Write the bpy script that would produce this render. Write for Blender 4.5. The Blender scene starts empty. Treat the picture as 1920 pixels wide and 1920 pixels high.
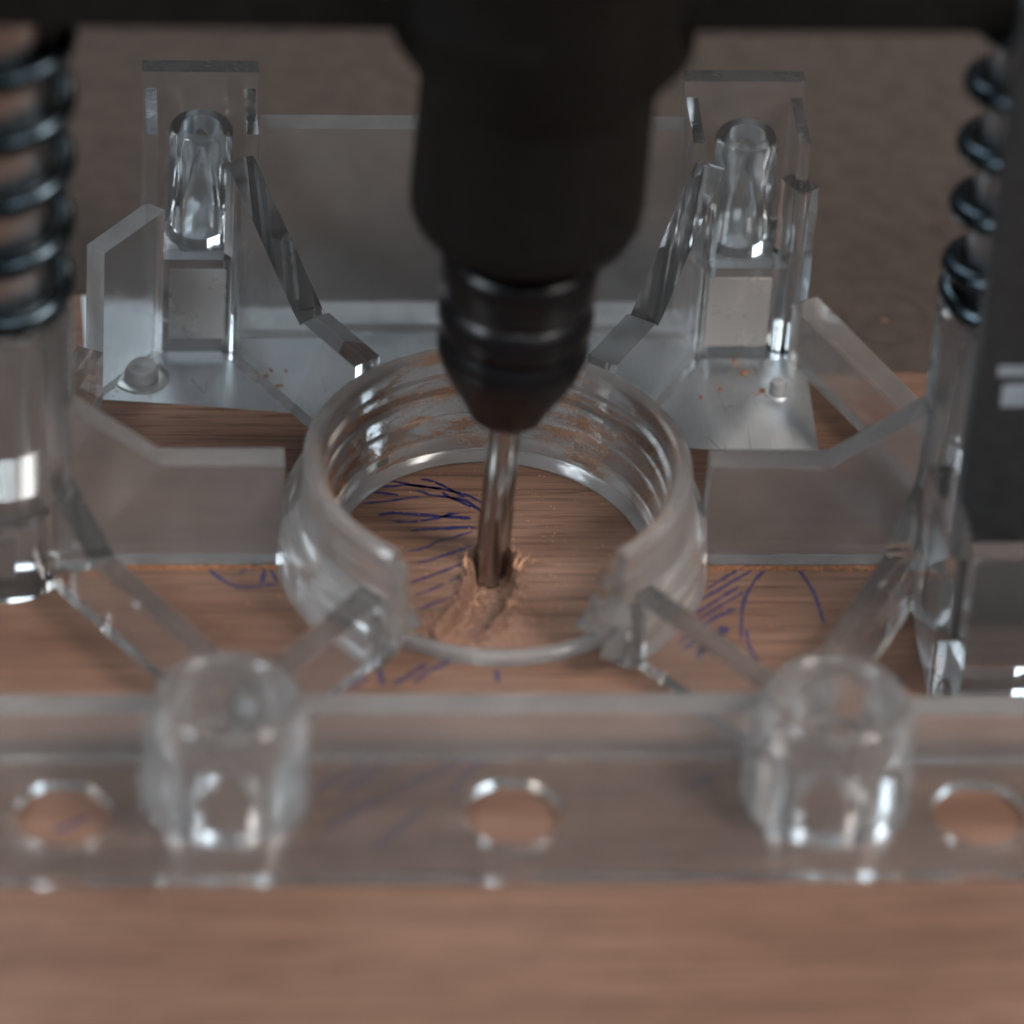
import bpy, bmesh, math, random
from mathutils import Vector, Matrix, noise
random.seed(7)
S = 0.001                                   # everything below is written in millimetres
scene = bpy.context.scene
COL = scene.collection

# ------------------------------------------------------------------ camera
fw = Vector((0.090571711, 0.782788422, -0.615661475))
rt = Vector((0.995889093, -0.071995412, 0.054968851))
up = Vector((0.001295821, 0.618109171, 0.786091199))
cd = bpy.data.cameras.new("camera")
cam = bpy.data.objects.new("camera", cd)
COL.objects.link(cam)
M = Matrix((rt, up, -fw)).transposed().to_4x4()
M.translation = Vector((-52.234475, -466.906194, 373.225028)) * S
cam.matrix_world = M
cd.sensor_width = 36
cd.sensor_fit = 'HORIZONTAL'
cd.lens = 36 * 10800 / 1920
cd.clip_start = 0.01
cd.clip_end = 20
cd.dof.use_dof = True
cd.dof.focus_distance = 0.611
cd.dof.aperture_fstop = 11.0
scene.camera = cam

# ------------------------------------------------------------------ world, lamps, exposure
w = bpy.data.worlds.new("World")
scene.world = w
w.use_nodes = True
w.node_tree.nodes["Background"].inputs[0].default_value = (0.93, 0.95, 1.0, 1)
w.node_tree.nodes["Background"].inputs[1].default_value = 0.06

def area(name, az, el, dist, size, power, color, target=(0, 0, 8)):
    """soft box; az in degrees clockwise from the camera's side of the tool (0 = camera, 90 = right)"""
    a, e = math.radians(az), math.radians(el)
    d = Vector((math.sin(a) * math.cos(e), -math.cos(a) * math.cos(e), math.sin(e)))
    l = bpy.data.lights.new(name, 'AREA')
    l.shape = 'RECTANGLE'
    l.size, l.size_y = size[0] * S, size[1] * S
    l.energy = power
    l.color = color
    o = bpy.data.objects.new(name, l)
    COL.objects.link(o)
    t = Vector(target)
    o.location = (t + d * dist) * S
    o.rotation_euler = (-d).to_track_quat('-Z', 'Y').to_euler()
    return o
area("soft_box_lamp", -66, 38, 420, (110, 140), 1.05, (0.84, 0.93, 1.0))
area("soft_box_lamp", 60, 48, 420, (110, 140), 1.65, (1.0, 0.94, 0.89))
area("back_panel_lamp", -156, 41, 620, (190, 170), 0.80, (0.80, 0.92, 1.0))
area("back_spot_lamp", 146, 40, 560, (60, 60), 0.28, (1.0, 0.86, 0.74))
area("room_lamp", 9, 54, 600, (240, 150), 0.85, (0.92, 0.97, 1.0))
scene.view_settings.view_transform = 'Standard'
scene.view_settings.look = 'None'
scene.view_settings.gamma = 1
scene.view_settings.exposure = -0.12
cy = scene.cycles
cy.max_bounces = 24
cy.transmission_bounces = 20
cy.glossy_bounces = 8
cy.diffuse_bounces = 4
cy.transparent_max_bounces = 24
cy.caustics_reflective = True
cy.caustics_refractive = True
cy.blur_glossy = 0.6
cy.sample_clamp_indirect = 12.0
cy.use_denoising = True
try:
    cy.denoiser = 'OPENIMAGEDENOISE'
except Exception:
    pass

# ------------------------------------------------------------------ material helpers
def mat(name):
    m = bpy.data.materials.new(name)
    m.use_nodes = True
    nt = m.node_tree
    b = nt.nodes["Principled BSDF"]
    return m, nt, b
def N(nt, t, **kw):
    n = nt.nodes.new(t)
    for k, v in kw.items():
        setattr(n, k, v)
    return n
def coords(nt, scale=(1, 1, 1), rot=(0, 0, 0), loc=(0, 0, 0)):
    """object coordinates in millimetres"""
    tc = N(nt, 'ShaderNodeTexCoord')
    mp = N(nt, 'ShaderNodeMapping')
    mp.inputs['Scale'].default_value = [s / S for s in scale]
    mp.inputs['Rotation'].default_value = rot
    mp.inputs['Location'].default_value = loc
    nt.links.new(tc.outputs['Object'], mp.inputs['Vector'])
    return mp.outputs['Vector']
def noise_tex(nt, vec, scale=1.0, detail=4.0, rough=0.55, dist=0.0):
    n = N(nt, 'ShaderNodeTexNoise')
    n.inputs['Scale'].default_value = scale
    n.inputs['Detail'].default_value = detail
    n.inputs['Roughness'].default_value = rough
    n.inputs['Distortion'].default_value = dist
    nt.links.new(vec, n.inputs['Vector'])
    return n.outputs['Fac']
def ramp(nt, fac, stops):
    r = N(nt, 'ShaderNodeValToRGB')
    el = r.color_ramp.elements
    while len(el) < len(stops):
        el.new(0.5)
    for e, (p, c) in zip(el, stops):
        e.position = p
        e.color = (c, c, c, 1) if isinstance(c, (int, float)) else (*c, 1)
    nt.links.new(fac, r.inputs['Fac'])
    return r.outputs['Color']
def math_n(nt, op, a, b):
    n = N(nt, 'ShaderNodeMath', operation=op)
    for i, v in enumerate((a, b)):
        if isinstance(v, (int, float)):
            n.inputs[i].default_value = v
        else:
            nt.links.new(v, n.inputs[i])
    return n.outputs[0]
def mixc(nt, fac, a, b, mode='MIX'):
    n = N(nt, 'ShaderNodeMix', data_type='RGBA', blend_type=mode)
    for s, v in ((n.inputs['Factor'], fac), (n.inputs[6], a), (n.inputs[7], b)):
        if isinstance(v, (int, float)):
            s.default_value = v
        elif isinstance(v, tuple):
            s.default_value = (*v, 1)
        else:
            nt.links.new(v, s)
    return n.outputs[2]
def bump(nt, h, strength, dist, b):
    n = N(nt, 'ShaderNodeBump')
    n.inputs['Strength'].default_value = strength
    n.inputs['Distance'].default_value = dist * S
    nt.links.new(h, n.inputs['Height'])
    nt.links.new(n.outputs[0], b.inputs['Normal'])

def clear_plastic(name, rough=0.03, film=0.06, tint=(0.93, 0.95, 0.96), dust=0.0, frost=0.0, dust_axis=None):
    """moulded clear polycarbonate: refracting, with a thin grey film of scuffs (on the boss faces a painted reflection) and, where asked, clinging wood dust"""
    m, nt, b = mat(name)
    out = nt.nodes["Material Output"]
    b.inputs['Base Color'].default_value = (*tint, 1)
    b.inputs['Transmission Weight'].default_value = 1.0
    b.inputs['IOR'].default_value = 1.49
    v = coords(nt)
    n1 = noise_tex(nt, v, 0.35, 5, 0.6)
    r = ramp(nt, n1, [(0.3, rough * 0.6), (0.75, rough * 1.7 + 0.01 + frost)])
    nt.links.new(r, b.inputs['Roughness'])
    d = N(nt, 'ShaderNodeBsdfDiffuse')
    # patchy film: scuffs, and the painted reflection of the boss faces
    n2 = noise_tex(nt, v, 0.22, 6, 0.65)
    f = ramp(nt, n2, [(0.25, film * 0.75), (0.75, film * 1.27)])
    col = (0.56, 0.53, 0.515)
    if dust > 0:
        vv = coords(nt, (0.6, 0.6, 2.2))
        n3 = noise_tex(nt, vv, 0.30, 3, 0.6)
        n4 = noise_tex(nt, v, 4.5, 4, 0.8)
        mk = math_n(nt, 'ADD', math_n(nt, 'MULTIPLY', n3, 1.0), math_n(nt, 'MULTIPLY', n4, 0.6))
        mk = ramp(nt, mk, [(0.70, 0.0), (0.96, 1.0)])
        ln = N(nt, 'ShaderNodeVectorMath', operation='LENGTH')
        nt.links.new(coords(nt, (1, 1, 0)), ln.inputs[0])
        inner = ramp(nt, math_n(nt, 'MULTIPLY', ln.outputs['Value'], 0.04), [(18.3 * 0.04, 1.0), (19.6 * 0.04, 0.10)])
        mk = math_n(nt, 'MULTIPLY', math_n(nt, 'MULTIPLY', mk, dust), inner)
        f2 = math_n(nt, 'MAXIMUM', f, mk)
        c = mixc(nt, math_n(nt, 'MULTIPLY', mk, 1.5), col, (0.29, 0.170, 0.112))
        nt.links.new(c, d.inputs['Color'])
        f = f2
    else:
        d.inputs['Color'].default_value = (*col, 1)
    mx = N(nt, 'ShaderNodeMixShader')
    nt.links.new(f, mx.inputs[0])
    nt.links.new(b.outputs[0], mx.inputs[1])
    nt.links.new(d.outputs[0], mx.inputs[2])
    nt.links.new(mx.outputs[0], out.inputs['Surface'])
    return m

def wood_material():
    m, nt, b = mat("planed_reddish_wood")
    rz = (0, 0, math.radians(1.2))
    broad = noise_tex(nt, coords(nt, (0.012, 0.16, 0.16), rz), 1.0, 3, 0.5, 0.3)
    fine = noise_tex(nt, coords(nt, (0.035, 1.7, 1.7), rz), 1.0, 6, 0.72, 0.15)
    pores = noise_tex(nt, coords(nt, (0.11, 2.6, 2.6), rz, (3, 7, 0)), 1.0, 2, 0.5)
    base = ramp(nt, broad, [(0.30, (0.155, 0.080, 0.053)), (0.55, (0.218, 0.119, 0.081)), (0.75, (0.268, 0.150, 0.104))])
    st = ramp(nt, fine, [(0.34, 0.48), (0.48, 0.88), (0.68, 1.12)])
    c = mixc(nt, 1.0, base, st, 'MULTIPLY')
    pm = ramp(nt, pores, [(0.58, 0.0), (0.66, 1.0)])
    c = mixc(nt, math_n(nt, 'MULTIPLY', pm, 0.70), c, (0.085, 0.036, 0.021))
    # freshly milled wood in the groove is paler and shows no grain lines
    at = N(nt, 'ShaderNodeAttribute')
    at.attribute_name = "milled"
    fresh = ramp(nt, noise_tex(nt, coords(nt), 1.3, 5, 0.7), [(0.3, (0.190, 0.103, 0.071)), (0.7, (0.330, 0.186, 0.130))])
    c = mixc(nt, at.outputs['Fac'], c, fresh)
    nt.links.new(c, b.inputs['Base Color'])
    rr = ramp(nt, fine, [(0.3, 0.62), (0.7, 0.44)])
    nt.links.new(rr, b.inputs['Roughness'])
    b.inputs['Specular IOR Level'].default_value = 0.4
    h = math_n(nt, 'SUBTRACT', fine, math_n(nt, 'MULTIPLY', pm, 0.6))
    bump(nt, h, 0.55, 0.10, b)
    return m

def metal(name, color, rough, aniso_scale=None, streak=0.1):
    m, nt, b = mat(name)
    b.inputs['Metallic'].default_value = 1.0
    v = coords(nt, aniso_scale or (1, 1, 1))
    n = noise_tex(nt, v, 1.0, 5, 0.6)
    nt.links.new(ramp(nt, n, [(0.3, max(rough - streak, 0.05)), (0.7, rough + streak)]), b.inputs['Roughness'])
    k = 0.82
    nt.links.new(ramp(nt, n, [(0.3, tuple(c * k for c in color)), (0.7, color)]), b.inputs['Base Color'])
    return m

def aluminium_material():
    m, nt, b = mat("scuffed_aluminium")
    b.inputs['Metallic'].default_value = 1.0
    br = noise_tex(nt, coords(nt, (3.5, 0.06, 1)), 1.0, 4, 0.6)
    bl = noise_tex(nt, coords(nt), 0.11, 4, 0.6)
    sc = N(nt, 'ShaderNodeTexVoronoi', feature='DISTANCE_TO_EDGE')
    sc.inputs['Scale'].default_value = 0.33
    nt.links.new(coords(nt, (1, 0.35, 1), (0, 0, 0.5)), sc.inputs['Vector'])
    scr = ramp(nt, sc.outputs['Distance'], [(0.0, 1.0), (0.012, 0.0)])
    scm = math_n(nt, 'MULTIPLY', scr, ramp(nt, noise_tex(nt, coords(nt, loc=(9, 2, 0)), 0.3, 2), [(0.5, 0.0), (0.6, 0.8)]))
    c = ramp(nt, bl, [(0.3, (0.62, 0.64, 0.66)), (0.7, (0.80, 0.82, 0.84))])
    c = mixc(nt, math_n(nt, 'MULTIPLY', br, 0.35), c, (0.5, 0.52, 0.54))
    c = mixc(nt, scm, c, (0.22, 0.21, 0.21))
    nt.links.new(c, b.inputs['Base Color'])
    nt.links.new(ramp(nt, math_n(nt, 'ADD', bl, math_n(nt, 'MULTIPLY', br, 0.4)), [(0.45, 0.30), (0.9, 0.52)]), b.inputs['Roughness'])
    bump(nt, br, 0.25, 0.03, b)
    return m

def plain(name, color, rough, spec=0.5, var=0.12, scale=0.5, coat=0.0):
    m, nt, b = mat(name)
    n = noise_tex(nt, coords(nt), scale, 5, 0.6)
    nt.links.new(ramp(nt, n, [(0.3, tuple(c * (1 - var) for c in color)), (0.7, tuple(c * (1 + var) for c in color))]), b.inputs['Base Color'])
    nt.links.new(ramp(nt, n, [(0.3, max(rough - 0.06, 0.03)), (0.7, rough + 0.08)]), b.inputs['Roughness'])
    b.inputs['Specular IOR Level'].default_value = spec
    b.inputs['Coat Weight'].default_value = coat
    return m

M_CLEAR = clear_plastic("clear_plastic", 0.02, 0.045)
M_PLATE = clear_plastic("clear_base_plastic", 0.12, 0.045)
M_FROST = clear_plastic("frosted_clear_plastic", 0.10, 0.14, frost=0.07)
M_RING = clear_plastic("dusty_clear_plastic", 0.13, 0.21, dust=0.85)
M_POST = clear_plastic("bright_clear_plastic", 0.03, 0.05)
M_BAR = clear_plastic("hazy_clear_plastic", 0.12, 0.22)
M_BOSS = clear_plastic("scuffed_clear_plastic", 0.13, 0.12)
M_FACE = clear_plastic("matt_plastic_painted_reflection", 0.30, 0.60, frost=0.1)  # heavy pale film paints the aluminium's reflection onto the rear boss faces
M_STUD = plain("grey_stud_plastic", (0.34, 0.33, 0.33), 0.35, 0.5, 0.2)
M_WASHER = metal("bright_washer_metal", (0.80, 0.80, 0.78), 0.42)
M_HARD = plain("dark_hardboard", (0.066, 0.049, 0.040), 0.75, 0.3, 0.25, 0.35)
M_WOOD = wood_material()
M_ALU = aluminium_material()
M_STEEL = metal("brushed_steel", (0.52, 0.52, 0.52), 0.34, (2, 2, 0.1))
M_SPRING = metal("blued_spring_steel", (0.05, 0.068, 0.08), 0.27)
M_BIT = metal("router_bit_steel", (0.44, 0.43, 0.42), 0.19, (3, 3, 0.15))
M_BLACK = plain("black_moulded_plastic", (0.004, 0.004, 0.005), 0.32, 0.34, 0.15)
M_BODY = plain("matt_black_housing", (0.006, 0.0055, 0.005), 0.6, 0.2, 0.2)
M_PANEL = plain("charcoal_panel_plastic", (0.022, 0.024, 0.026), 0.50, 0.4, 0.2)
M_WHITE = plain("white_print", (0.24, 0.28, 0.32), 0.6, 0.3)
M_INK = plain("blue_ballpoint_ink", (0.016, 0.016, 0.080), 0.42, 0.5, 0.3, 3.0)
M_INK_OLD = plain("rubbed_ballpoint_ink", (0.055, 0.044, 0.100), 0.6, 0.3, 0.4, 2.0)
M_DUST = plain("reddish_sawdust", (0.36, 0.165, 0.085), 0.9, 0.1, 0.45, 2.0)
M_CHIP = plain("pale_wood_chip", (0.40, 0.215, 0.13), 0.8, 0.2, 0.3, 1.5)
M_DARK = plain("dark_dirt_fleck", (0.05, 0.035, 0.028), 0.8, 0.2, 0.3, 2.0)

# ------------------------------------------------------------------ object helpers
def link(name, me, material=None, parent=None):
    o = bpy.data.objects.new(name, me)
    COL.objects.link(o)
    if material is not None:
        me.materials.append(material)
    if parent is not None:
        o.parent = parent
    return o
def tag(o, label=None, cat=None, group=None, kind=None):
    for k, v in (("label", label), ("category", cat), ("group", group), ("kind", kind)):
        if v:
            o[k] = v
    return o
def empty(name, loc=(0, 0, 0)):
    o = bpy.data.objects.new(name, None)
    o.empty_display_size = 0.005
    COL.objects.link(o)
    o.location = Vector(loc) * S
    return o
def finish(bm, name, material, parent=None, smooth=35, bevel=0.0, seg=2, offset=(0, 0, 0)):
    if bevel:
        ed = [e for e in bm.edges if len(e.link_faces) == 2 and e.calc_face_angle(0) > math.radians(28)]
        bmesh.ops.bevel(bm, geom=ed, offset=bevel, segments=seg, affect='EDGES', clamp_overlap=True)
    bmesh.ops.recalc_face_normals(bm, faces=bm.faces)
    for v in bm.verts:
        v.co = (v.co - Vector(offset)) * S
    me = bpy.data.meshes.new(name)
    bm.to_mesh(me)
    bm.free()
    me.polygons.foreach_set('use_smooth', [True] * len(me.polygons))
    me.set_sharp_from_angle(angle=math.radians(smooth))
    o = link(name, me, material, parent)
    return o
def loft(sections, closed=True, cap=True):
    """sections: list of equally long closed loops of points"""
    bm = bmesh.new()
    L = [[bm.verts.new(p) for p in s] for s in sections]
    n = len(L[0])
    for a, b in zip(L, L[1:]):
        for i in range(n):
            j = (i + 1) % n
            if not closed and j == 0:
                continue
            bm.faces.new((a[i], a[j], b[j], b[i]))
    if cap:
        bm.faces.new(L[0][::-1])
        bm.faces.new(L[-1])
    return bm
def prism(poly, z0, z1):
    return loft([[(x, y, z0) for x, y in poly], [(x, y, z1) for x, y in poly]])
def box(x0, x1, y0, y1, z0, z1):
    return prism([(x0, y0), (x1, y0), (x1, y1), (x0, y1)], z0, z1)
def wall(pts, t, z0):
    """upright rib along pts = [(x, y, ztop)...] on a straight line, thickness t, sitting on z0"""
    a, b = Vector(pts[0][:2]), Vector(pts[-1][:2])
    d = (b - a).normalized()
    nrm = Vector((-d.y, d.x)) * t / 2
    prof = [(pts[0][0], pts[0][1], z0), (pts[-1][0], pts[-1][1], z0)] + [p for p in reversed(pts)]
    return loft([[(x + nrm.x, y + nrm.y, z) for x, y, z in prof], [(x - nrm.x, y - nrm.y, z) for x, y, z in prof]])
def lathe(prof, c=(0, 0), a0=0.0, a1=2 * math.pi, n=64, closed_profile=True, cut=None):
    """revolve prof [(r, z)...] about the vertical through c"""
    bm = bmesh.new()
    full = abs(a1 - a0 - 2 * math.pi) < 1e-6
    k = n if full else n + 1
    rings = []
    for i in range(k):
        a = a0 + (a1 - a0) * i / n
        row = []
        for r, z in prof:
            b = a + (cut(z, r, i) * (1 if i == 0 else -1) if cut and i in (0, k - 1) else 0)
            row.append(bm.verts.new((c[0] + r * math.cos(b), c[1] + r * math.sin(b), z)))
        rings.append(row)
    m = len(prof)
    for i in range(k if full else k - 1):
        A, B = rings[i], rings[(i + 1) % k]
        for j in range(m if closed_profile else m - 1):
            q = (j + 1) % m
            bm.faces.new((A[j], A[q], B[q], B[j]))
    if not full and closed_profile:
        bm.faces.new(rings[0])
        bm.faces.new(rings[-1][::-1])
    bmesh.ops.remove_doubles(bm, verts=bm.verts, dist=1e-5)
    return bm
def tube(path, rad, n=10, cap=True):
    P = [Vector(p) for p in path]
    secs, prev = [], None
    for i, p in enumerate(P):
        t = (P[min(i + 1, len(P) - 1)] - P[max(i - 1, 0)]).normalized()
        ref = prev if prev is not None else (Vector((0, 0, 1)) if abs(t.z) < 0.9 else Vector((1, 0, 0)))
        s = (ref - t * ref.dot(t)).normalized()
        prev = s
        b = t.cross(s)
        r = rad[i] if isinstance(rad, (list, tuple)) else rad
        secs.append([tuple(p + (s * math.cos(2 * math.pi * k / n) + b * math.sin(2 * math.pi * k / n)) * r) for k in range(n)])
    return loft(secs, cap=cap)
def plate_mesh(outline, holes, z0, z1, bevel=0.0):
    cu = bpy.data.curves.new("outline", 'CURVE')
    cu.dimensions = '2D'
    cu.fill_mode = 'BOTH'
    for pts in [outline] + holes:
        sp = cu.splines.new('POLY')
        sp.points.add(len(pts) - 1)
        for p, (x, y) in zip(sp.points, pts):
            p.co = (x, y, 0, 1)
        sp.use_cyclic_u = True
    cu.extrude = (z1 - z0) / 2
    o = bpy.data.objects.new("outline", cu)
    COL.objects.link(o)
    me = bpy.data.meshes.new_from_object(o.evaluated_get(bpy.context.evaluated_depsgraph_get()))
    bpy.data.objects.remove(o)
    bm = bmesh.new()
    bm.from_mesh(me)
    bmesh.ops.remove_doubles(bm, verts=bm.verts, dist=1e-4)
    for v in bm.verts:
        v.co.z += (z0 + z1) / 2
    bpy.data.meshes.remove(me)
    return bm
def circle(cx, cy_, r, n=64):
    return [(cx + r * math.cos(2 * math.pi * i / n), cy_ + r * math.sin(2 * math.pi * i / n)) for i in range(n)]

# ------------------------------------------------------------------ the wooden board with its milled groove
GPATH = [(0.05, -0.4, 1.72), (0.1, -2.2, 1.9), (-0.3, -4.5, 2.05), (-1.1, -7.0, 2.05), (-2.1, -9.4, 2.0), (-3.4, -11.6, 1.8), (-4.6, -13.0, 1.4)]
def groove(x, y):
    """distance from the groove's centre line, its half width there, and how far along"""
    best = (1e9, 2.0, 0)
    for i in range(len(GPATH) - 1):
        (x0, y0, w0), (x1, y1, w1) = GPATH[i], GPATH[i + 1]
        dx, dy = x1 - x0, y1 - y0
        t = max(0, min(1, ((x - x0) * dx + (y - y0) * dy) / (dx * dx + dy * dy)))
        d = math.hypot(x - x0 - t * dx, y - y0 - t * dy)
        if d < best[0]:
            side = (x - x0) * dy - (y - y0) * dx
            best = (d, w0 + (w1 - w0) * t, (i + t) / (len(GPATH) - 1), side)
    return best
def board_height(x, y):
    d, wd, s, side = groove(x, y)
    if d > 9:
        return 0.0, 0.0
    nz = noise.noise(Vector((x * 1.3, y * 1.3, 0)))
    n2 = noise.noise(Vector((x * 3.1, y * 3.1, 5)))
    n3 = noise.noise(Vector((x * 0.7, y * 0.7, 9)))
    wd += 0.12 + 0.25 * nz + 0.3 * n2
    depth = 2.4 * (1 - 0.55 * max(0, s - 0.55) / 0.45)
    e = (d - wd) / 0.20
    k = 1 / (1 + math.exp(max(-30, min(30, e * 2.2))))
    z = -k * (depth + 0.28 * nz + 0.20 * n2)
    lip = math.exp(-((d - wd - 0.5) / 0.5) ** 2)
    z += lip * max(0, 0.48 + 0.7 * n2 + 0.45 * nz) * (1.2 if s < 0.95 else 0.7)
    heap = math.exp(-(((x + 7.0) / 2.2) ** 2 + ((y + 12.3) / 1.2) ** 2)) * 0.8
    heap += math.exp(-(((x - 1.6) / 2.2) ** 2 + ((y + 11.0) / 1.6) ** 2)) * 0.65
    heap += math.exp(-(((x + 2.2) / 2.6) ** 2 + ((y + 14.0) / 0.9) ** 2)) * 0.5
    z += heap * (0.5 + 0.7 * n2 + 0.5 * nz)
    milled = max(k, min(1, lip * 1.0), min(1, heap * 0.9), 0.35 * math.exp(-((d - wd) / 1.3) ** 2) * (0.4 + n3 + 0.5 * n2))
    return z, max(0, min(1, milled))
def lin(a, b, st):
    n = max(1, round((b - a) / st))
    return [a + (b - a) * i / n for i in range(n)]
XS = [-170, -110, -70, -40, -25, -18] + lin(-14, 9, 0.16) + [9, 14, 20, 30, 50, 80, 120, 170]
YS = [-150, -100, -70, -45, -30, -22] + lin(-18.2, 3.4, 0.16) + [3.4, 7, 12, 20, 40, 70, 110, 160, 220]
def make_board():
    verts, cols, faces = [], [], []
    nx, ny = len(XS), len(YS)
    for y in YS:
        for x in XS:
            z, m = board_height(x, y)
            verts.append((x * S, y * S, z * S))
            cols.append(m)
    for j in range(ny - 1):
        for i in range(nx - 1):
            a = j * nx + i
            faces.append((a, a + 1, a + nx + 1, a + nx))
    # sides and underside
    T = -18.0
    loop = [i for i in range(nx)] + [j * nx + nx - 1 for j in range(1, ny)] + [(ny - 1) * nx + i for i in range(nx - 2, -1, -1)] + [j * nx for j in range(ny - 2, 0, -1)]
    b0 = len(verts)
    for i in loop:
        v = verts[i]
        verts.append((v[0], v[1], T * S))
        cols.append(0)
    L = len(loop)
    for k in range(L):
        q = (k + 1) % L
        faces.append((loop[q], loop[k], b0 + k, b0 + q))
    faces.append(tuple(b0 + k for k in range(L - 1, -1, -1)))
    me = bpy.data.meshes.new("wooden_board")
    me.from_pydata(verts, [], faces)
    at = me.attributes.new("milled", 'FLOAT', 'POINT')
    at.data.foreach_set('value', cols)
    me.polygons.foreach_set('use_smooth', [True] * len(me.polygons))
    me.set_sharp_from_angle(angle=math.radians(50))
    o = link("wooden_board", me, M_WOOD)
    return tag(o, "reddish brown wooden board with a routed groove and blue pen hatching", "wooden board")
board = make_board()

STROKES = [
  ([(-10.23,13.12),(-8.65,12.62),(-7.19,12.12),(-5.24,11.71),(-3.54,11.21),(-2.10,10.61),(-1.04,9.80),(-0.24,8.91)],0.26),
  ([(-11.28,12.02),(-9.55,12.02),(-8.17,12.26),(-6.46,12.01),(-4.38,11.61)],0.28),
  ([(-6.63,13.22),(-5.66,13.02),(-4.58,12.31),(-3.65,11.51),(-2.72,10.61),(-2.13,10.11)],0.26),
  ([(-12.38,11.06),(-11.09,10.92),(-9.14,10.52)],0.30),
  ([(-12.91,9.13),(-11.79,9.27),(-10.30,9.52),(-8.56,9.92),(-6.93,10.25)],0.27),
  ([(-7.49,11.31),(-6.64,11.11),(-5.81,10.51),(-4.71,10.31),(-3.49,10.01),(-2.40,9.71),(-1.35,8.81),(-0.79,8.01),(-0.36,7.12)],0.30),
  ([(-4.42,11.01),(-3.85,10.21),(-2.90,9.61),(-1.97,8.81),(-1.14,8.31)],0.30),
  ([(-11.42,7.04),(-10.17,7.44),(-8.58,7.33),(-6.14,7.07),(-4.07,6.83),(-1.75,6.53)],0.42),
  ([(-10.00,6.05),(-8.05,6.01),(-6.19,6.34),(-4.56,6.83),(-3.79,7.32),(-2.86,7.38)],0.30),
  ([(-8.26,4.47),(-6.53,4.76),(-4.44,4.85),(-2.59,5.05),(-1.36,4.98)],0.34),
  ([(-8.82,1.05),(-7.09,1.43),(-5.43,2.70),(-3.93,3.28),(-1.65,4.36)],0.20),
  ([(-7.97,-1.00),(-6.23,-0.32),(-4.72,0.45),(-2.82,1.42),(-1.00,2.14)],0.24),
  ([(-9.14,-4.37),(-7.39,-3.51),(-5.51,-2.46),(-3.87,-1.50),(-1.84,-0.34)],0.24),
  ([(-8.40,-6.29),(-6.78,-5.44),(-5.26,-4.39)],0.20),
  ([(-4.70,-4.00),(-3.76,-3.53),(-2.25,-2.76)],0.22),
  ([(-8.30,-8.67),(-6.43,-7.54),(-4.80,-6.59)],0.20),
  ([(-4.55,-6.40),(-3.54,-5.74),(-2.66,-5.26)],0.20),
  ([(-9.41,-13.30),(-8.07,-12.80)],0.40),
  ([(-12.96,-16.47),(-12.70,-18.59),(-12.49,-20.70)],0.40),
  ([(-7.85,-17.35),(-9.86,-19.28),(-11.57,-20.71)],0.40),
  ([(-5.07,-16.52),(-7.93,-18.79),(-9.38,-20.30)],0.35),
  ([(-0.83,-18.24),(-0.76,-20.35)],0.40),
  ([(-13.93,-19.43),(-15.64,-21.10)],0.30),
  ([(-30.34,0.98),(-29.33,-2.11),(-26.66,-4.76),(-22.52,-4.34)],0.35),
  ([(-26.31,-2.57),(-24.60,-1.07),(-22.63,-0.19)],0.30),
  ([(-24.17,-4.33),(-23.40,-1.43),(-22.51,-4.07)],0.35),
  ([(-28.44,-0.35),(-26.75,0.53),(-24.55,0.08)],0.25),
  ([(-25.18,-1.95),(-22.69,-1.79)],0.35),
  ([(24.78,-13.68),(25.43,-8.48),(26.48,-5.41),(28.18,-2.50),(29.78,-0.72),(31.72,-1.00)],0.30),
  ([(31.82,-1.62),(33.13,-5.88),(33.64,-11.13)],0.28),
  ([(22.02,-5.39),(26.01,-1.87),(28.97,-0.36)],0.25),
  ([(21.29,-7.14),(26.48,-2.76),(28.32,-1.25)],0.30),
  ([(20.52,-9.33),(25.41,-4.96)],0.30),
  ([(19.78,-11.23),(22.82,-8.46),(25.87,-5.85)],0.28),
  ([(19.31,-13.22),(21.77,-10.64),(24.77,-8.47)],0.40),
  ([(21.03,-15.38),(22.34,-13.24),(23.46,-11.51)],0.70),
  ([(19.78,-14.08),(22.20,-11.94)],0.40),
  ([(25.51,-11.96),(25.46,-14.54),(26.18,-17.12)],0.25),
  ([(21.62,-14.95),(22.70,-12.37)],0.60),
  ([(-20.17,-37.64),(-17.41,-35.25),(-14.67,-33.49)],0.50),
  ([(-17.55,-37.98),(-14.21,-34.71),(-10.92,-32.87)],0.50),
  ([(-13.34,-38.34),(-10.60,-36.60),(-7.28,-34.36),(-3.46,-32.93)],0.50),
  ([(-6.99,-38.08),(-4.65,-34.79),(-3.51,-33.58)],0.50),
  ([(16.97,-37.40),(19.83,-35.56)],0.50),
  ([(-45.94,-42.81),(-42.27,-40.47)],0.40),
  ([(-19.36,-43.06),(-13.34,-38.34)],0.50),
  ([(-14.82,-46.25),(-9.22,-39.98)],0.45),
  ([(-30.37,5.45),(-30.33,3.21)],0.30),
  ([(-26.34,12.70),(-23.44,14.99)],0.25),
  ([(-25.56,10.87),(-22.92,13.61)],0.25),

]
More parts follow.
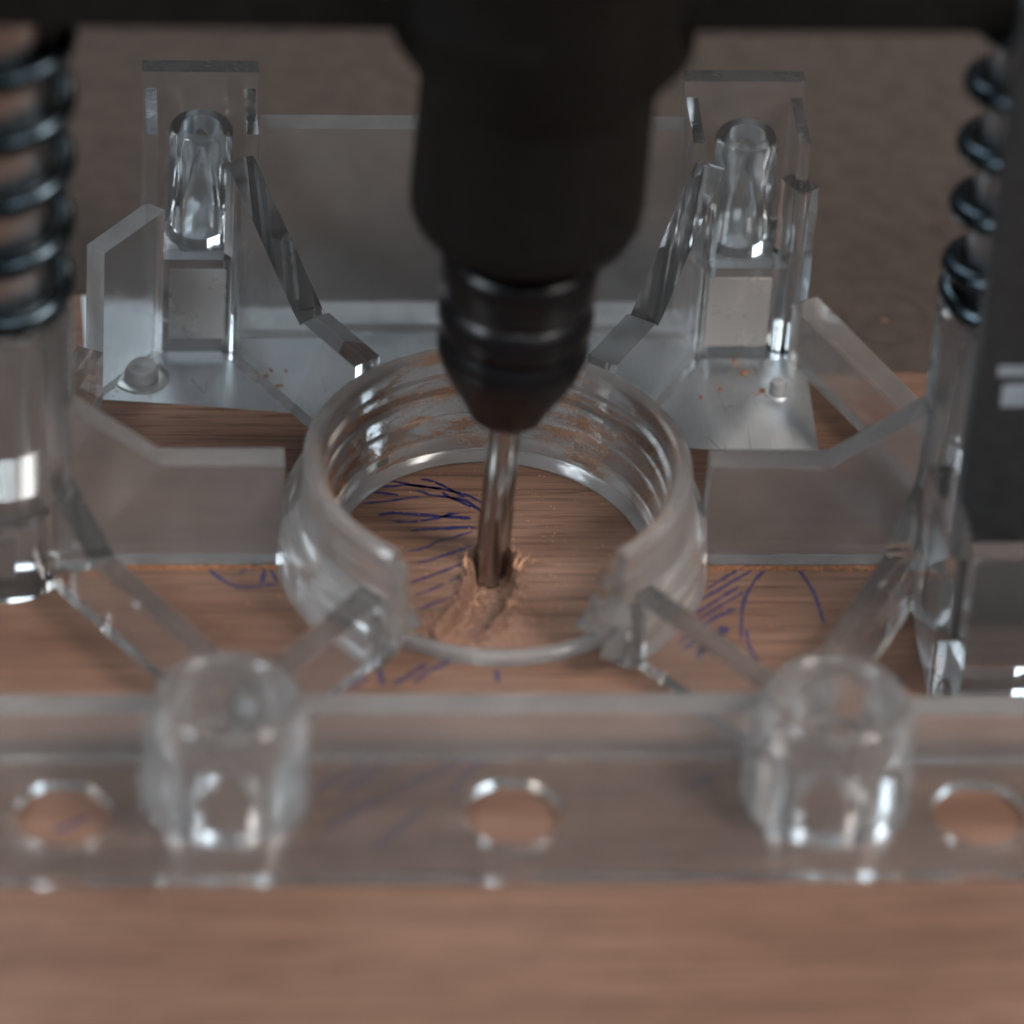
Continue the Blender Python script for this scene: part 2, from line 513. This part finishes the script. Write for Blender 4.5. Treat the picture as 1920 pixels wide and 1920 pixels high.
def pen_stroke(pts, width, idx):
    P = [Vector((x, y)) for x, y in pts]
    fine = []
    for i in range(len(P) - 1):
        p0, p1, p2, p3 = P[max(i - 1, 0)], P[i], P[i + 1], P[min(i + 2, len(P) - 1)]
        n = max(2, int((p2 - p1).length / 0.22))
        for k in range(n):
            t = k / n
            fine.append(0.5 * ((2 * p1) + (p2 - p0) * t + (2 * p0 - 5 * p1 + 4 * p2 - p3) * t * t + (3 * p1 - p0 - 3 * p2 + p3) * t ** 3))
    fine.append(P[-1])
    verts, faces = [], []
    m = len(fine)
    for i, p in enumerate(fine):
        t = (fine[min(i + 1, m - 1)] - fine[max(i - 1, 0)]).normalized()
        nn = Vector((-t.y, t.x))
        e = min(i, m - 1 - i) / m
        wd = width * 0.76 * min(1, 0.35 + e * 7) * (0.85 + 0.55 * noise.noise(Vector((p.x * 1.1, p.y * 1.1, idx))) + 0.30 * noise.noise(Vector((p.x * 5, p.y * 5, idx + 9))))
        wob = nn * 0.05 * noise.noise(Vector((p.x * 1.7, p.y * 1.7, idx + 3)))
        z = board_height(p.x, p.y)[0] + 0.025
        for sgn in (-1, 1):
            q = p + wob + nn * wd * sgn
            verts.append((q.x * S, q.y * S, z * S))
        if i:
            # ink skips over the open grain here and there
            if noise.noise(Vector((p.x * 4, p.y * 9, idx * 2.3))) < 0.78:
                faces.append((2 * i - 2, 2 * i - 1, 2 * i + 1, 2 * i))
    me = bpy.data.meshes.new("pen_stroke")
    me.from_pydata(verts, [], faces)
    o = link("pen_stroke", me, M_INK, board)
    return o
for i, (pts, wd) in enumerate(STROKES):
    pen_stroke(pts, wd, i).data.materials[0] = M_INK if i < 18 else M_INK_OLD

# ------------------------------------------------------------------ aluminium sheet behind the board's hatching
alu_edge = [(-41.6, 27.3), (-30, 26.1), (-18, 24.6), (0, 21.9), (18, 19.3), (36.4, 16.6)]
sheet = finish(prism(alu_edge + [(37.0, 46.0), (-42.0, 46.0)], 0.01, 0.10), "aluminium_sheet", M_ALU, None, 35)
tag(sheet, "thin scuffed aluminium sheet lying on the wood under the clear stand", "metal sheet")

# ------------------------------------------------------------------ the clear plunge base
base = empty("plunge_router_stand")
tag(base, "clear moulded plastic router stand with central collar, ribs and corner bosses", "router stand")
Z0 = 0.14
ZP = 1.45
def arc(c, r, a0, a1, n=28):
    return [(c[0] + r * math.cos(math.radians(a0 + (a1 - a0) * i / n)), c[1] + r * math.sin(math.radians(a0 + (a1 - a0) * i / n))) for i in range(n + 1)]
BL, BR = (-29.0, -38.0), (30.6, -38.6)       # front boss centres
outl = [(-64, -33.5)] + arc(BL, 8.75, 149.1, 390.9) + arc(BR, 8.75, 144.4, 395.6) + [(66, -33.5), (66, -44), (58, -51), (-58, -51), (-64, -44)]
holes = [circle(-45, -41.5, 4.8), circle(-0.8, -41.7, 4.9), circle(45.5, -42.2, 4.8)]
finish(plate_mesh(outl, holes, Z0, 1.3), "base_flange", M_PLATE, base, 35)
finish(lathe([(16.0, Z0), (15.95, 0.30), (16.05, 0.45), (16.75, 1.36), (16.9, ZP), (17.6, ZP), (17.9, 1.2), (17.9, Z0)], n=110), "collar_lip", M_BAR, base, 40)

# collar ring: stepped thread inside, tapering steps outside, open to the front
prof = [(17.95, Z0), (17.95, ZP + .05), (16.75, ZP + .05), (16.75, 2.9), (16.85, 3.1), (17.12, 3.2), (17.1, 5.6), (17.2, 5.8), (17.42, 5.9), (17.4, 8.0), (17.5, 8.2), (17.75, 8.3), (17.75, 10.1), (17.5, 10.3), (17.55, 10.6), (18.05, 10.8), (18.1, 12.3), (18.4, 12.9), (18.8, 13.1), (19.6, 13.05), (20.05, 12.6), (20.2, 11.0), (20.45, 8.0), (20.7, 7.4), (21.6, 6.6), (22.0, 6.0), (22.3, 3.0), (22.5, Z0)]
g = math.radians(36.0)
CUT0 = [(0, -.03), (1.5, -.05), (3.0, -.19), (4.4, -.19), (5.2, -.09), (5.8, -.07), (6.4, -.13), (7.0, -.12), (7.8, 0.01), (8.6, -.11), (9.8, -.11), (11.0, 0.0), (13.2, 0.01)]
CUT1 = [(0, -.02), (1.5, -.03), (3.0, -.11), (4.4, -.10), (5.6, -.01), (7.2, -.05), (8.2, 0.0), (9.6, -.05), (11.2, 0.01), (13.2, 0.02)]
def ragged(z, r, i):
    """the opening was sawn through the stepped thread: its ends are toothed"""
    T = CUT0 if i == 0 else CUT1
    for (z0, a), (z1, b) in zip(T, T[1:]):
        if z <= z1:
            return a + (b - a) * (z - z0) / (z1 - z0) + 0.012 * noise.noise(Vector((r * 3, z * 2, i)))
    return 0.0
fine_prof = []
for (r0, z0), (r1, z1) in zip(prof, prof[1:] + prof[:1]):
    m_ = max(1, int(math.hypot(r1 - r0, z1 - z0) / 0.7))
    fine_prof += [(r0 + (r1 - r0) * t / m_, z0 + (z1 - z0) * t / m_) for t in range(m_)]
ring = finish(lathe(fine_prof, (0, 0), -math.pi / 2 + g, 1.5 * math.pi - g, 110, cut=ragged), "collar_ring", M_RING, base, 28)

# ribs: middle pair with gussets rising to the posts
def rib(pts, t, m=None, z0=Z0, bv=0.38):
    return finish(wall(pts, t, z0), "rib", m or M_CLEAR, base, 30, bv, 3)
rib([(-22.0, 0.3, 13), (-34.7, 0.3, 13), (-43.8, 0.3, 20)], 3.0, M_FROST)
rib([(21.9, 0.0, 13), (34.5, 0.0, 13), (43.8, 0.0, 20)], 3.0, M_FROST)
# rear spokes rising to the tall rear bosses
rib([(-12.6, 16.6, 13), (-17.7, 24.4, 13), (-17.9, 24.7, 12.4), (-18.6, 25.8, 13.3), (-25.6, 36.6, 25)], 3.4)
rib([(12.2, 16.9, 13), (17.0, 24.3, 13), (17.3, 24.7, 12.4), (18.0, 25.8, 13.3), (24.6, 36.0, 25)], 3.4)
# front spokes to the front bosses
rib([(-13.4, -16.0, 8.5), (-26.0, -30.2, 7.2)], 3.0)
rib([(13.6, -16.0, 8.5), (26.8, -30.9, 7.2)], 3.0)
# outer walls between posts and bosses
rib([(-46.0, -1.8, 14), (-40.6, -9.6, 7.2), (-27.0, -29.2, 7.0)], 3.0)
rib([(45.2, -2.6, 14), (40.8, -9.6, 7.2), (30.2, -28.4, 7.0)], 3.0)
rib([(-34.4, 36.2, 19), (-40.9, 28.4, 19)], 2.4, M_FROST)
rib([(-41.4, 26.9, 7), (-48.5, 10.0, 7)], 3.0)
rib([(33.6, 38.2, 22), (35.6, 35.2, 22)], 2.4)
rib([(36.2, 35.6, 7.2), (48.6, 10.0, 7.2)], 3.4, M_FROST)
# front and rear bars
finish(wall([(-34.2, -31.8, 7), (-58, -31.8, 7)], 3.0, Z0), "front_bar", M_BAR, base, 30, 0.3)
finish(wall([(25.6, -32.0, 7), (-24.0, -31.9, 7)], 3.0, Z0), "front_bar", M_BAR, base, 30, 0.3)
finish(wall([(35.8, -32.6, 7), (64, -32.6, 7)], 3.0, Z0), "front_bar", M_BAR, base, 30, 0.3)
finish(wall([(-23.4, 40.6, 27), (22.3, 40.6, 27)], 2.6, Z0), "rear_bar", M_FROST, base, 30, 0.3)

# front corner bosses (hollow, rounded shoulder)
def front_boss(c):
    pr = [(8.5, Z0), (8.35, 5.0), (8.1, 8.6), (7.85, 10.8), (7.4, 12.4), (6.9, 13.2), (6.3, 13.55), (5.7, 13.35), (5.3, 12.5), (4.7, 10.6), (4.2, 7.4), (3.3, 6.9), (3.2, Z0)]
    return finish(lathe(pr, c, n=56), "screw_boss", M_BOSS, base, 50)
front_boss(BL)
front_boss(BR)
# rear corner bosses: square pedestal with a frosted face (pale film paints in the metal's reflection) and a tall hollow cylinder
def rear_boss(x0, x1, y0):
    cx = (x0 + x1) / 2
    o = finish(box(x0, x1, y0, y0 + 9.5, Z0, 12.4), "screw_boss", M_CLEAR, base, 30, 0.55, 3)
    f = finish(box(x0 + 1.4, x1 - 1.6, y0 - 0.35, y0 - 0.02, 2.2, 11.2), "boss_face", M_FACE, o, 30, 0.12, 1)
    c = (cx, y0 + 5.0)
    pr = [(3.4, 12.42), (3.4, 26.0), (3.1, 26.4), (2.0, 26.4), (1.8, 26.0), (1.8, 13.2), (0.01, 13.2), (0.01, 12.42)]
    finish(lathe(pr, c, n=40), "boss_sleeve", M_CLEAR, o, 40)
    finish(box(x0 - 1.6, x1 + 1.6, y0 + 9.8, y0 + 12.0, Z0, 30), "boss_back", M_CLEAR, o, 30, 0.3)
    for x in (x0 - 0.7, x1 + 0.7):
        finish(box(x - 0.62, x + 0.62, y0 + 1.0, y0 + 9.7, Z0, 28), "boss_fin", M_CLEAR, o, 30, 0.3)
    return o
rear_boss(-34.2, -25.0, 35.7)
rear_boss(23.9, 33.8, 34.4)

# spring posts with guide rods
def spring_post(x):
    pr = [(7.5, Z0), (7.4, 14.0), (7.3, 31.4), (7.0, 32.4), (6.3, 32.8), (5.7, 32.4), (5.5, 31.2), (5.45, 9.0), (3.0, 8.4), (0.01, 8.4), (0.01, Z0)]
    o = finish(lathe(pr, (x, 0), n=64), "spring_post", M_POST, base, 40)
    rod = [(0.01, 8.6), (4.4, 8.6), (5.0, 9.4)]
    z = 12.0
    for k in range(7):                       # shallow thread near the foot of the rod
        rod += [(5.0, z), (4.6, z + 0.35), (5.0, z + 0.7)]
        z += 0.75
    rod += [(5.0, 95.0), (0.01, 95.0)]
    finish(lathe(rod, (x, 0), n=40, closed_profile=False), "guide_rod", M_STEEL, o, 40)
    return o
spring_post(-51.0)
spring_post(51.0)
ft = finish(box(-57.5, -47.2, -6.4, 6.0, Z0, 9.0), "post_foot", M_BAR, base, 30, 0.5, 3)
finish(box(-54.6, -49.6, -5.2, -4.4, 2.4, 7.6), "foot_nut", M_STEEL, ft, 30, 0.15, 1)

# depth stop housing in front of the right hand post
hs = finish(box(43.0, 46.0, -22.9, -7.6, Z0, 18.0), "stop_housing", M_POST, base, 30, 0.45, 3)
finish(box(46.02, 66, -22.9, -20.4, Z0, 18.0), "housing_front", M_POST, hs, 30, 0.45, 3)
finish(box(46.02, 66, -20.38, -9.0, Z0, 3.0), "housing_floor", M_POST, hs, 30, 0.3, 2)

# studs with a flat washer ring on the metal sheet
def stud(x, y, k=1.0):
    o = finish(lathe([(1.9 * k, 0.12), (1.85 * k, 1.5), (1.6 * k, 1.8), (0.5 * k, 1.85), (0.01, 1.6), (0.01, 0.12)], (x, y), n=36), "stud", M_STUD, sheet, 40)
    finish(lathe([(2.05 * k, 0.12), (2.05 * k, 0.34), (2.75 * k, 0.36), (2.95 * k, 0.26), (3.0 * k, 0.12)], (x, y), n=56), "washer", M_WASHER, o, 30)
stud(-35.8, 31.0)
stud(33.0, 28.2, 0.45)

# dark hardboard at the back right, with a faint circular cut
hb = finish(plate_mesh([(37.4, 33.0), (120, 27), (120, 190), (-120, 190), (-120, 47.5), (-42, 46.4), (37.4, 46.4)], [circle(46.6, 41.9, 4.72), circle(59, 60, 4.72)], 0.01, 0.12), "hardboard_sheet", M_HARD, None, 30)
tag(hb, "dark greyish brown hardboard sheet behind the stand with round cuts", "hardboard sheet")
for cx_, cy_2 in ((46.6, 41.9), (59, 60)):
    finish(lathe([(0.45, 0.01), (0.45, 0.12), (4.6, 0.12), (4.6, 0.01)], (cx_, cy_2), n=48), "cut_disc", M_HARD, hb, 30)

# ------------------------------------------------------------------ coil springs on the posts
def coil_spring(x, label, phase):
    pts = []
    turns, z0, z1, n = 5.6, 34.3, 70.0, 36
    for i in range(int(turns * n) + 1):
        t = i / (turns * n)
        a = 2 * math.pi * turns * t + phase
        # the end coils are ground closed
        zz = z0 + (z1 - z0) * max(0.0, t - 0.13) / 0.87 if t > 0.13 else z0 + 1.2 * t
        pts.append((x + 6.3 * math.cos(a), 6.3 * math.sin(a), zz + (0 if t < 0.13 else 0.16)))
    o = finish(tube(pts, 1.2, 12), "coil_spring", M_SPRING, None, 60, offset=(x, 0, 31))
    o.location = Vector((x, 0, 31)) * S
    return tag(o, label, "spring", "coil springs on the clear posts")
coil_spring(-51.0, "steel coil spring around the bare rod, nothing hanging in front of it", 0.6)
coil_spring(51.0, "dark coil spring half hidden by the black panel with white mark", 2.2)

# ------------------------------------------------------------------ plunge carriage with the hanging panel
car = empty("plunge_carriage", (0, 0, 70))
tag(car, "black plunge carriage with a hanging charcoal panel carrying a white mark", "carriage")
def cpart(bm, name, m, parent=None, sm=30, bv=0.0):
    o = finish(bm, name, m, parent or car, sm, bv, 2, offset=(0, 0, 70))
    return o
cpart(plate_mesh([(-60, -9), (60, -9), (64, 0), (60, 9), (-60, 9), (-64, 0)], [circle(0, 0, 15.2, 48), circle(-51, 0, 5.3, 32), circle(51, 0, 5.3, 32)], 71.5, 80), "crossbar", M_BODY, sm=30)
panel = cpart(box(45.6, 68, -14.2, -11.2, 3.4, 78), "depth_panel", M_PANEL, bv=0.5)
mk = panel
cpart(box(47.6, 54.6, -14.28, -14.19, 34.3, 35.5), "printed_bar", M_WHITE, panel)
cpart(box(48.3, 54.2, -14.28, -14.19, 30.5, 33.2), "printed_block", M_WHITE, panel)

# ------------------------------------------------------------------ rotary tool (leans a little) and its bit
tilt = math.radians(1.3)
tool = empty("rotary_tool", (0, -0.4, 0))
tool.rotation_euler = (0, tilt, 0)
tag(tool, "black rotary tool with tapered nose cap pointing down into the collar", "rotary tool")
nose = [(0.01, 19.5), (3.6, 19.5), (4.05, 19.65), (4.3, 20.05), (5.15, 22.0), (6.15, 24.2), (6.8, 25.8), (7.1, 26.7), (7.3, 27.2), (7.45, 27.8), (7.45, 28.4), (7.25, 29.1), (6.95, 29.6), (6.82, 29.9), (6.82, 30.2), (7.05, 30.5), (7.4, 30.9), (7.6, 31.5), (7.65, 32.4), (7.5, 33.2), (7.15, 33.9), (6.88, 34.2), (6.88, 34.5), (7.1, 34.7), (7.5, 35.1), (7.65, 35.8), (7.65, 38.6), (7.45, 39.6), (7.0, 40.0), (0.01, 40.0)]
def nose_cap():
    """soft eight sided grip flats fade in over the wide part"""
    bm = bmesh.new()
    n = 96
    R = []
    for r, z in nose:
        r *= 1.0 + 0.05 * max(0, min(1, (z - 21) / 4))
        k = max(0, min(1, (z - 23.5) / 3)) * max(0, min(1, (39.5 - z) / 2))
        row = []
        for i in range(n):
            a = 2 * math.pi * i / n
            rr = r * (1 - 0.012 * k * (0.5 + 0.5 * math.cos(8 * a + 0.9)))
            row.append(bm.verts.new((rr * math.cos(a), rr * math.sin(a), z)))
        R.append(row)
    for A, B in zip(R, R[1:]):
        for i in range(n):
            j = (i + 1) % n
            bm.faces.new((A[i], A[j], B[j], B[i]))
    bmesh.ops.remove_doubles(bm, verts=bm.verts, dist=0.02)
    return bm
finish(nose_cap(), "nose_cap", M_BLACK, tool, 40)
finish(lathe([(6.2, 39.9), (6.6, 40.2), (6.6, 43.1), (6.2, 43.3), (0.01, 43.3), (0.01, 39.9)], n=64, closed_profile=False), "thread_collar", M_BODY, tool, 40)
finish(lathe([(0.01, 43.2), (10.0, 43.2), (11.1, 43.8), (11.6, 45.0), (11.7, 47.0), (11.6, 60.0), (12.4, 62.5), (14.8, 66.0), (14.9, 74.0), (18.0, 81.0), (18.5, 130), (0.01, 130)], n=72, closed_profile=False), "housing", M_BODY, tool, 40)

def router_bit():
    secs = []
    n = 40
    zs = [-2.25, -1.6, 0.5, 2.5, 4.5, 6.2, 7.0, 7.8, 8.4, 9.0, 12, 16, 19.6]
    for z in zs:
        cut = 1.0 if z < 6.3 else max(0.0, 1 - (z - 6.3) / 1.6)
        row = []
        for i in range(n):
            a = 2 * math.pi * i / n
            r = 1.68 + 0.14 * cut
            # two straight gullets
            for g0 in (-0.95, -0.95 + math.pi):
                da = (a - g0 + math.pi) % (2 * math.pi) - math.pi
                if -0.15 < da < 1.05:
                    u_ = (da + 0.15) / 1.2
                    r -= cut * 1.15 * (1 - u_) ** 0.6 * min(1, u_ * 14)
            row.append((r * math.cos(a), r * math.sin(a), z))
        secs.append(row)
    o = finish(loft(secs), "router_bit", M_BIT, None, 30)
    o.location = Vector((0, -0.4, 0)) * S
    o.rotation_euler = (0, tilt, 0)
    return tag(o, "thin steel straight router bit cutting into the wooden board", "router bit")
router_bit()

# ------------------------------------------------------------------ sawdust, shavings, flecks
def crumbs(n, place, size, name, label, cat, material):
    verts, faces = [], []
    for _ in range(n):
        x, y, z = place()
        s = size * (0.4 + random.random() ** 2 * 1.2)
        b = len(verts)
        a = random.random() * 6.28
        for k in range(4):
            t = a + k * 1.571 + random.uniform(-.4, .4)
            verts.append(((x + s * math.cos(t) * random.uniform(.5, 1.2)) * S, (y + s * math.sin(t) * random.uniform(.4, 1)) * S, (z + random.uniform(0, .25) * s) * S))
        verts.append((x * S, y * S, (z + s * random.uniform(.4, .9)) * S))
        for k in range(4):
            faces.append((b + k, b + (k + 1) % 4, b + 4))
        faces.append((b + 3, b + 2, b + 1, b))
    me = bpy.data.meshes.new(name)
    me.from_pydata(verts, [], faces)
    o = link(name, me, material)
    return tag(o, label, cat, None, "stuff")
def near_groove():
    while True:
        if random.random() < 0.6:
            t = random.random()
            i = min(int(t * 6), 5)
            x0, y0, w0 = GPATH[i]
            x, y = x0 + random.gauss(0, 2.6), y0 + random.gauss(0, 1.5)
        else:
            x, y = random.choice([(-7, -12.2), (1.5, -11), (-2, -13.8)])
            x, y = x + random.gauss(0, 2.2), y + random.gauss(0, 1.1)
        if math.hypot(x, y) < 15.6 and not (groove(x, y)[0] < groove(x, y)[1] - 0.1 and y > -11.5):
            return x, y, board_height(x, y)[0]
crumbs(900, near_groove, 0.12, "sawdust", "loose reddish sawdust around the groove on the wood", "sawdust", M_CHIP)
def on_hole():
    a, r = random.random() * 6.28, 15.5 * math.sqrt(random.random())
    x, y = r * math.cos(a), r * math.sin(a)
    return x, y, board_height(x, y)[0]
crumbs(420, on_hole, 0.12, "sawdust", "fine pale specks scattered on the wood inside the collar", "sawdust", M_CHIP)
def on_plate():
    k = random.random()
    if k < 0.34:
        return random.uniform(-41, -22.6), -1.35 - abs(random.gauss(0, 0.35)), 0.02
    if k < 0.68:
        return random.uniform(22.6, 41.5), -1.65 - abs(random.gauss(0, 0.35)), 0.02
    if k < 0.80:
        x, y = random.choice([(30, 32), (31.4, 28.6), (29.1, 34), (27, 30), (-38, 29.5)])
        return x + random.gauss(0, .6), y + random.gauss(0, .5), 0.02
    if k < 0.9:
        x = random.uniform(-24, 23)
        return x, -33.6 - abs(random.gauss(0, .3)), 0.02
    while True:
        x, y = random.uniform(-40, 40), random.uniform(-30, 34)
        if math.hypot(x, y) > 23 and abs(y) > 3:
            return x, y, 0.02
crumbs(2400, on_plate, 0.17, "sawdust", "orange sawdust gathered along the foot of the clear ribs", "sawdust", M_DUST)
def on_ring():
    while True:
        a = random.uniform(0.15, math.pi - 0.15)
        z0, r0, z1, r1 = random.choice([(3.3, 17.1, 5.5, 17.1), (6.0, 17.4, 7.9, 17.4), (8.4, 17.75, 10.1, 17.75)])
        t = random.random()
        r = r0 + (r1 - r0) * t - 0.06
        z = z0 + (z1 - z0) * t
        if noise.noise(Vector((a * 5, z * .8, 3))) > random.uniform(-0.1, 0.5):
            return r * math.cos(a), r * math.sin(a), z
crumbs(2200, on_ring, 0.11, "sawdust", "sawdust clinging to the inner thread of the clear collar", "sawdust", M_DUST)

def shaving(x, y, L, ang, lift, wd):
    """one torn fibre: a narrow tapering curl standing off the groove's edge"""
    z = board_height(x, y)[0]
    d = Vector((math.cos(ang), math.sin(ang)))
    nn = Vector((-d.y, d.x))
    a, b = [], []
    n = 7
    for i in range(n + 1):
        t = i / n
        p = Vector((0, 0)) + d * L * t + nn * 0.3 * math.sin(t * 3)
        h = lift * t ** 1.4 + 0.02
        w2 = wd * (1 - t) ** 0.7 + 0.02
        a.append((p.x + nn.x * w2, p.y + nn.y * w2, h))
        b.append((p.x - nn.x * w2, p.y - nn.y * w2, h + 0.15 * wd))
    secs = [[q, (q[0], q[1], q[2] + 0.08), (s[0], s[1], s[2] + 0.08), s] for q, s in zip(a, b)]
    o = finish(loft(secs), "torn_fibre", M_CHIP, board, 60)
    o.location = Vector((x, y, z - 0.05)) * S
    return o
SHAVE = [(-2.4, -1.6, 1.6, 1.9, 1.0, .22), (-2.9, -2.4, 2.0, 1.5, 1.2, .26), (-2.5, -3.0, 1.5, 2.3, .7, .2), (2.5, -2.2, 2.2, 1.15, 1.3, .28), (2.7, -3.0, 2.6, .9, 1.0, .24),
         (2.2, -4.6, 2.4, 1.0, .8, .25), (-3.0, -5.4, 1.6, 1.8, .8, .24), (-3.4, -7.6, 1.4, 2.2, .7, .22), (1.2, -8.0, 1.9, .6, .6, .22), (-4.6, -9.6, 1.7, 2.0, .9, .3),
         (-5.4, -10.6, 1.3, 2.6, .7, .24), (-0.2, -10.4, 2.0, .4, .6, .26), (-1.6, -5.2, 1.6, 1.7, .7, .3), (0.9, -9.9, 1.5, .2, .5, .2)]
for k_, (x_, y_, L_, an_, li_, wd_) in enumerate(SHAVE):
    shaving(x_ * 0.93, y_, L_ * 0.9, an_, li_ * 0.6, wd_ * 0.9)

def flecks(spots, m, name, label, cat, kind=None):
    """flat irregular specks; one object"""
    bm = bmesh.new()
    for x, y, z, L, wd, ang in spots:
        low, high = [], []
        n = 9
        for i in range(n):
            a = 2 * math.pi * i / n
            k = 0.7 + 0.5 * noise.noise(Vector((math.cos(a) + x, math.sin(a) + y, L)))
            px, py = L * k * math.cos(a), wd * k * math.sin(a)
            qx, qy = px * math.cos(ang) - py * math.sin(ang), px * math.sin(ang) + py * math.cos(ang)
            low.append(bm.verts.new((x + qx, y + qy, z)))
            high.append(bm.verts.new((x + qx * .8, y + qy * .8, z + 0.2)))
        for i in range(n):
            j = (i + 1) % n
            bm.faces.new((low[i], low[j], high[j], high[i]))
        bm.faces.new(high)
        bm.faces.new(low[::-1])
    return tag(finish(bm, name, m, None, 30), label, cat, None, kind)
FZ = 0.11
flecks([(-20.6, 32.3, FZ, .75, .32, .5), (-19.3, 30.6, FZ, .6, .35, .2), (-23.0, 31.4, FZ, .55, .25, 1.2), (-20.0, 33.4, FZ, .4, .25, 2.0), (-22.0, 32.2, FZ, .5, .15, .4), (-18.4, 33.2, FZ, .35, .3, .4)],
       M_DUST, "rust_flecks", "rusty brown flecks on the bright aluminium behind the collar", "flecks", "stuff")
flecks([(29.8, 31.9, FZ, .55, .45, .6), (31.5, 28.6, FZ, .5, .42, .1), (28.9, 34.0, FZ, .5, .3, .2), (26.9, 28.9, FZ, .35, .25, 1.0), (24.6, 27.5, FZ, .3, .25, 1.0)],
       M_DUST, "wood_crumbs", "orange wood crumbs on the grey metal before the square boss on the right", "crumbs", "stuff")
flecks([(40.2, -20.6, FZ, 1.1, 0.9, 0.3)], M_DARK, "dirt_spot", "round dark dirt spot on the wood beside the clear stop housing", "dirt spot")
